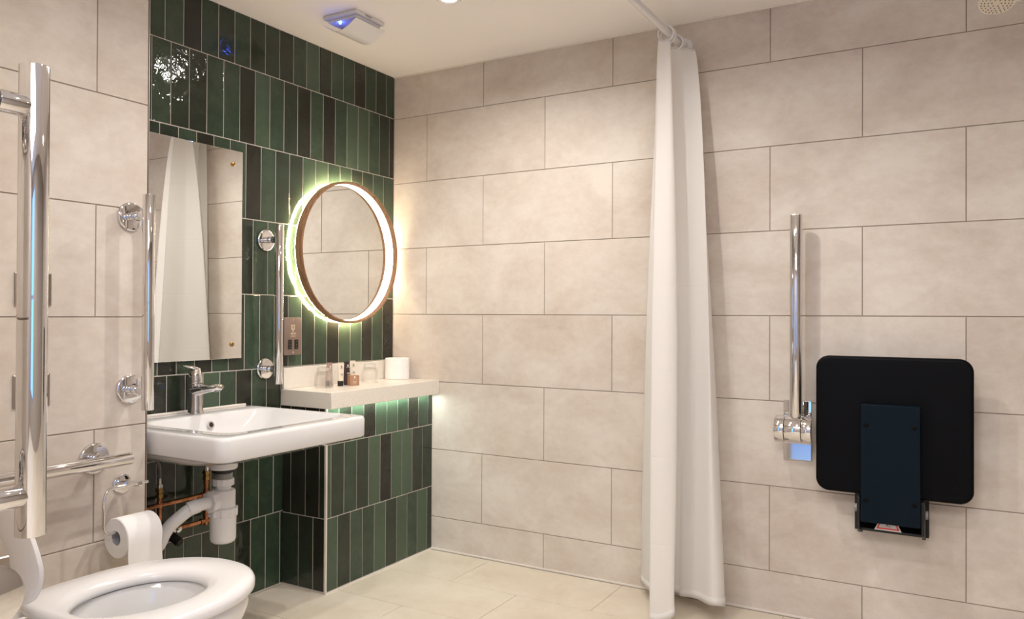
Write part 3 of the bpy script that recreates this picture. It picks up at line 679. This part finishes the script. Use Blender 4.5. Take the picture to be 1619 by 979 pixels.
# ------------------------------------------------------------------ ceiling vent
t = empty('ceiling_vent', (-.634,-.317,H), 'square white extractor vent with a curved cover and a blue glow on the ceiling', 'vent')
bm = B(); box(bm, -.7135,-.555,-.3965,-.238,H-.0135,H-.001); obj('base_plate', bm, M['plastic'], t, bevel=.002)
bm = B(); box(bm, -.700,-.566,-.385,-.250,H-.024,H-.0136); obj('inner_body', bm, M['plastic'], t, bevel=.002)
bm = B(); nn = 20
def cz(s): return H-.032-.034*math.sin(PI*s)**1.1
top = [(-.238-.1585*k/nn, cz(k/nn)) for k in range(nn+1)]
loft(bm, [[Vector((x, y, z)) for y, z in top]+[Vector((x, y, z-.0028)) for y, z in reversed(top)] for x in (-.7145,-.552)]); obj('curved_cover', bm, M['plastic'], t, angle=50)
bm = B(); cyl(bm, (-.690,-.300,H-.0262), (-.690,-.300,H-.031), .0038, 16, .001); obj('indicator_lamp', bm, M['blue'], t)
bm = B()
for k in range(5): box(bm, -.662+.007*k,-.658+.007*k,-.3972,-.3966,H-.011,H-.005)
obj('vent_slots', bm, M['ink'], t, smooth=False)
for y in (-.262, -.372):
    bm = B(); box(bm, -.64,-.628,y-.004,y+.004,H-.040,H-.026); obj('cover_clip', bm, M['grey'], t, smooth=False)

# ------------------------------------------------------------------ downlights
def downlight(x, y, power, label):
    t = empty('downlight', (x,y,H), label, 'downlight', 'recessed ceiling downlights')
    bm = B(); pr = [(0,.026),(.0,.043),(.003,.043),(.005,.040),(.003,.030),(.001,.026)]
    rg = [[Vector((x+q*math.cos(2*PI*k/48), y+q*math.sin(2*PI*k/48), H-tt-.0004)) for tt, q in pr] for k in range(48)]
    loft(bm, rg, close=True); obj('bezel', bm, M['plastic'], t)
    bm = B(); lathe(bm, [(.0006,.0262),(.0022,.0262)], (x,y,H), (0,0,-1), 32); obj('lens', bm, M['lamp'], t)
    ld = bpy.data.lights.new('lamp', 'SPOT'); ld.energy = power; ld.color = (1.0,.94,.875); ld.shadow_soft_size = .026; ld.spot_size = math.radians(165); ld.spot_blend = .8
    lo = bpy.data.objects.new('lamp', ld); COL.objects.link(lo); lo.location = (x,y,H-.012)
    lo.parent = t; lo.matrix_parent_inverse = Matrix.Translation((x,y,H)).inverted()
downlight(-.620,-.735, 30, 'small round recessed downlight glowing on the ceiling at the top edge')
for x, y, pw in ((-.87,-1.38,36), (-1.75,-1.12,27), (-1.75,-2.0,23), (-.85,-2.65,7), (-2.95,-1.6,26)):
    downlight(x, y, pw, 'recessed ceiling downlight above the room outside the picture')

# ------------------------------------------------------------------ shower rail, rings, curtain
RY, RZc, RR = -1.374, 2.048, .0128
t = empty('shower_rail', (0,RY,RZc), 'white tubular shower curtain rail below the ceiling fixed to the beige wall', 'curtain rail')
bm = B(); tube(bm, bend([(-.001,RY,RZc), (-1.75,RY,RZc), (-1.75,-3.299,RZc)], .25, 12), RR, 28); obj('rod', bm, M['plastic'], t)
bm = B(); lathe(bm, [(.0004,.036),(.006,.036),(.009,.032),(.012,.020),(.024,.017)], (0,RY,RZc), (-1,0,0), 44); obj('wall_flange', bm, M['plastic'], t)
for k, (x, ti, lab) in enumerate(((-.205,.12,'white plastic curtain ring furthest from the wall on the shower rail'), (-.180,-.05,'white plastic curtain ring second along the shower rail'), (-.098,.15,'white plastic curtain ring third along the shower rail'), (-.074,-.05,'white plastic curtain ring nearest the wall on the shower rail'))):
    bm = B(); torus(bm, (x,RY,RZc-.010), (1,ti,0), .0270, .0038, 40, 10)
    o = obj('curtain_ring', bm, M['plastic']); tag(o, lab, 'curtain ring', 'curtain rings on the shower rail')
top = [(-.212,-1.352),(-.195,-1.388),(-.150,-1.345),(-.118,-1.362),(-.080,-1.405),(-.052,-1.428),(-.040,-1.385),(-.026,-1.405),(-.022,-1.36)]
bot = [(-.330,-1.360),(-.300,-1.437),(-.045,-1.226),(-.105,-1.362),(-.150,-1.440),(-.222,-1.570),(-.080,-1.530),(-.050,-1.40),(-.030,-1.30)]
def curtain(v, s):
    a_, b_ = cr(top, s), cr(bot, s); q = v**.6
    x = a_[0]*(1-q)+b_[0]*q; y = a_[1]*(1-q)+b_[1]*q
    y -= .022*math.sin(PI*min(1,v*1.05))*math.exp(-((s-.13)/.05)**2)
    x += .0035*math.sin(s*34+v*5)*(.4+v); y += .006*math.sin(s*47+1.3+v*3)*(.4+v)
    z = 2.022-.005*math.sin(s*30)**2-v*(2.022-.050+.034*max(0, 1-s*5)-.020*math.exp(-((s-.62)/.12)**2)+.003*math.sin(s*31))
    return Vector((min(x, -.012), y, z))
NS, NV = 200, 60
bm = B(); G = [[bm.verts.new(curtain(i/NV, j/NS)) for j in range(NS+1)] for i in range(NV+1)]
for i in range(NV):
    for j in range(NS): bm.faces.new((G[i][j], G[i][j+1], G[i+1][j+1], G[i+1][j]))
t = empty('shower_curtain', (-.13,-1.38,.035), 'long white fabric shower curtain gathered against the beige wall', 'curtain')
cobj = obj('cloth', bm, M['fabric'], t, angle=180)
def hem(name, fn, n_, w_):
    bm = B(); vs = []
    for k in range(n_+1):
        p, q = fn(k/n_); vs.append((bm.verts.new(p), bm.verts.new(q)))
    for k in range(n_): bm.faces.new((vs[k][0], vs[k+1][0], vs[k+1][1], vs[k][1]))
    o = obj(name, bm, M['fabric'], t); s_ = o.modifiers.new('thick', 'SOLIDIFY'); s_.thickness = .0028; s_.offset = 0
hem('bottom_hem', lambda s: (curtain(1, s), curtain(.986, s)), 200, 0)
hem('side_hem', lambda v: (curtain(v, 0), curtain(v, .005)), 60, 0)
hem('top_header', lambda s: (curtain(0, s), curtain(.004, s)), 200, 0)

# ------------------------------------------------------------------ folded shower seat
t = empty('shower_chair', (0,-2.08,.34), 'black fold down shower seat folded up on the beige wall', 'shower seat')
def xr(y0, y1, z0, z1, r, x, n_=10): return [Vector((x, p.x, p.y)) for p in rrect(y0, y1, z0, z1, r, 0, n_)]
bm = B(); loft(bm, [xr(-2.305,-1.862,.476,.912,.036,-.078), xr(-2.3085,-1.858,.4725,.9155,.040,-.084), xr(-2.3085,-1.858,.4725,.9155,.040,-.096), xr(-2.304,-1.863,.477,.911,.036,-.102), xr(-2.298,-1.869,.483,.905,.034,-.1025)])
obj('seat', bm, M['black'], t, angle=50)
bm = B(); box(bm, -.135,-.1035,-2.1665,-1.9975,.392,.7655); sup_ = obj('support_plate', bm, M['navy'], t, bevel=.0025)
for y in (-2.014, -2.150):
    for z in (.462, .700):
        bm = B(); lathe(bm, [(0,.0075),(.0012,.0075),(.002,.006)], (-.135,y,z), (-1,0,0), 24); obj('bolt_cover', bm, M['black'], sup_)
bm = B(); box(bm, -.020,-.0006,-2.186,-1.968,.338,.56); obj('wall_bracket', bm, M['blackp'], t, bevel=.001)
for y0, y1 in ((-1.985,-1.993), (-2.177,-2.169)):
    bm = B(); prism(bm, [(-.018,.332),(-.075,.344),(-.118,.365),(-.118,.47),(-.018,.50)], 1, y0, y1); obj('side_arm', bm, M['blackp'], t, smooth=False)
bm = B(); box(bm, -.094,-.020,-2.168,-1.994,.3555,.364); obj('lower_stop', bm, M['blackp'], t, bevel=.001)
bm = B()
for z in (.425,):
    cyl(bm, (-.085,-1.9845,z), (-.085,-1.975,z), .013, 24, .002); obj('pivot_pin', bm, M['frame'], t)
    bm = B(); cyl(bm, (-.085,-2.1775,z), (-.085,-2.186,z), .013, 24, .002); obj('pivot_pin', bm, M['frame'], t)
# warning label: white sticker, red triangle outline, crushed-hand mark, on the sloping lower face
def LQ(u_, v_, off=0): # u across (toward -y), v up; plane just below the support plate
    return Vector((-.100-off, -2.0345-u_, .3645+v_))
bm = B(); vs = [bm.verts.new(LQ(a_, b_)) for a_, b_ in ((.0,.0),(.078,.0),(.062,.034),(.016,.034))]
bm.faces.new(vs); r_ = bmesh.ops.extrude_face_region(bm, geom=bm.faces[:]); bmesh.ops.translate(bm, vec=(.002,0,0), verts=[e for e in r_['geom'] if isinstance(e, bmesh.types.BMVert)])
wl_ = obj('warning_label', bm, M['label'], t, smooth=False)
bm = B()
def quad(pts, off=.0004): bm.faces.new([bm.verts.new(LQ(a_, b_, off)) for a_, b_ in pts])
quad([(.006,.004),(.072,.004),(.0695,.008),(.0085,.008)]); quad([(.006,.004),(.0115,.008),(.0245,.034),(.0195,.034)]); quad([(.072,.004),(.0665,.008),(.0535,.034),(.0585,.034)])
quad([(.031,.022),(.034,.024),(.041,.018),(.039,.014)])
obj('red_triangle', bm, M['red'], wl_, smooth=False)
bm = B(); quad([(.041,.023),(.050,.026),(.051,.022),(.044,.018)]); quad([(.028,.026),(.033,.028),(.030,.023)]); quad([(.034,.015),(.037,.017),(.035,.012)]); quad([(.040,.014),(.046,.011),(.044,.0155)])
obj('trapped_hand_mark', bm, M['ink'], wl_, smooth=False)

# ------------------------------------------------------------------ hand shower at the top right
t = empty('shower_handset', (-.06,-2.55,1.93), 'pale shower head with dark nozzles at the top right edge of the picture', 'shower head')
hc = Vector((-.25,-2.362,1.937)); hn = Vector((-.42,.02,-1)).normalized()
a_, u_, w_ = basis(hn)
bm = B(); lathe(bm, [(-.030,.018),(-.022,.036),(-.010,.047),(-.002,.0490),(.0,.0490)], hc, hn, 48); obj('head_shell', bm, M['chrome'], t)
bm = B(); lathe(bm, [(.0002,.0475),(.003,.0465),(.004,.042)], hc, hn, 48); obj('spray_face', bm, M['tubew'], t)
bm = B()
for ring_, cnt in ((.012,6),(.021,12),(.030,18),(.038,24)):
    for k in range(cnt):
        an = 2*PI*k/cnt; p = hc+hn*.004+(u_*math.cos(an)+w_*math.sin(an))*ring_; cyl(bm, p, p+hn*.0012, .0018, 8)
o = obj('spray_nozzle', bm, M['ink'], t); o['kind'] = 'stuff'
bm = B(); tube(bm, bend([hc-hn*.012, hc+Vector((.02,-.06,.010)), (-.08,-2.56,1.90)], .05, 8), .0125, 20); obj('handle', bm, M['chrome'], t)
t = empty('shower_riser', (0,-2.58,1.1), 'chrome shower riser rail outside the right edge of the picture', 'riser rail')
bm = B(); cyl(bm, (-.05,-2.58,1.1), (-.05,-2.58,1.99), .011, 24); obj('rail', bm, M['chrome'], t)
for z in (1.13, 1.96):
    bm = B(); cyl(bm, (-.0005,-2.58,z), (-.05,-2.58,z), .010, 20); obj('bracket', bm, M['chrome'], t)
bm = B(); box(bm, -.085,-.035,-2.595,-2.555,1.875,1.92); obj('slider', bm, M['chrome'], t, bevel=.004)

# ------------------------------------------------------------------ daylight + world + added fill
w = bpy.data.worlds.new('world'); sc.world = w; w.use_nodes = True
bg = w.node_tree.nodes['Background']; bg.inputs['Color'].default_value = (.20,.45,.95,1); bg.inputs['Strength'].default_value = 2.6
ld = bpy.data.lights.new('ambient_fill', 'AREA'); ld.shape = 'RECTANGLE'; ld.size = 1.0; ld.size_y = 1.0; ld.energy = 40; ld.color = (1.0,.95,.90)  # soft fill added behind the camera, not a ceiling fitting
lo = bpy.data.objects.new('ambient_fill', ld); COL.objects.link(lo); lo.location = (-3.2,-2.3,H-.02)

# ------------------------------------------------------------------ camera
f, cx_, cy_ = 1231.61, 809.5, 489.5
yaw, pit, rol = .52470, .0074, .0045
YAW = yaw
fw = Vector((math.cos(yaw)*math.cos(pit), math.sin(yaw)*math.cos(pit), math.sin(pit)))
rt_ = Vector((math.sin(yaw), -math.cos(yaw), 0)); up = rt_.cross(fw)
r2 = rt_*math.cos(rol)+up*math.sin(rol); u2 = up*math.cos(rol)-rt_*math.sin(rol)
cd = bpy.data.cameras.new('camera'); cam = bpy.data.objects.new('camera', cd); COL.objects.link(cam); sc.camera = cam
cd.sensor_fit = 'HORIZONTAL'; cd.sensor_width = 36; cd.lens = 36*f/1619; cd.clip_start = .02
m4 = Matrix((( r2.x, u2.x, -fw.x, -2.8405), (r2.y, u2.y, -fw.y, -2.2792), (r2.z, u2.z, -fw.z, 1.0433), (0,0,0,1)))
cam.matrix_world = m4
sc.view_settings.view_transform = 'Standard'
sc.view_settings.look = 'None'; sc.view_settings.exposure = 0.2
sc.cycles.use_denoising = True
sc.cycles.max_bounces = 14; sc.cycles.diffuse_bounces = 6; sc.cycles.glossy_bounces = 8; sc.cycles.transmission_bounces = 12
sc.cycles.sample_clamp_indirect = 6
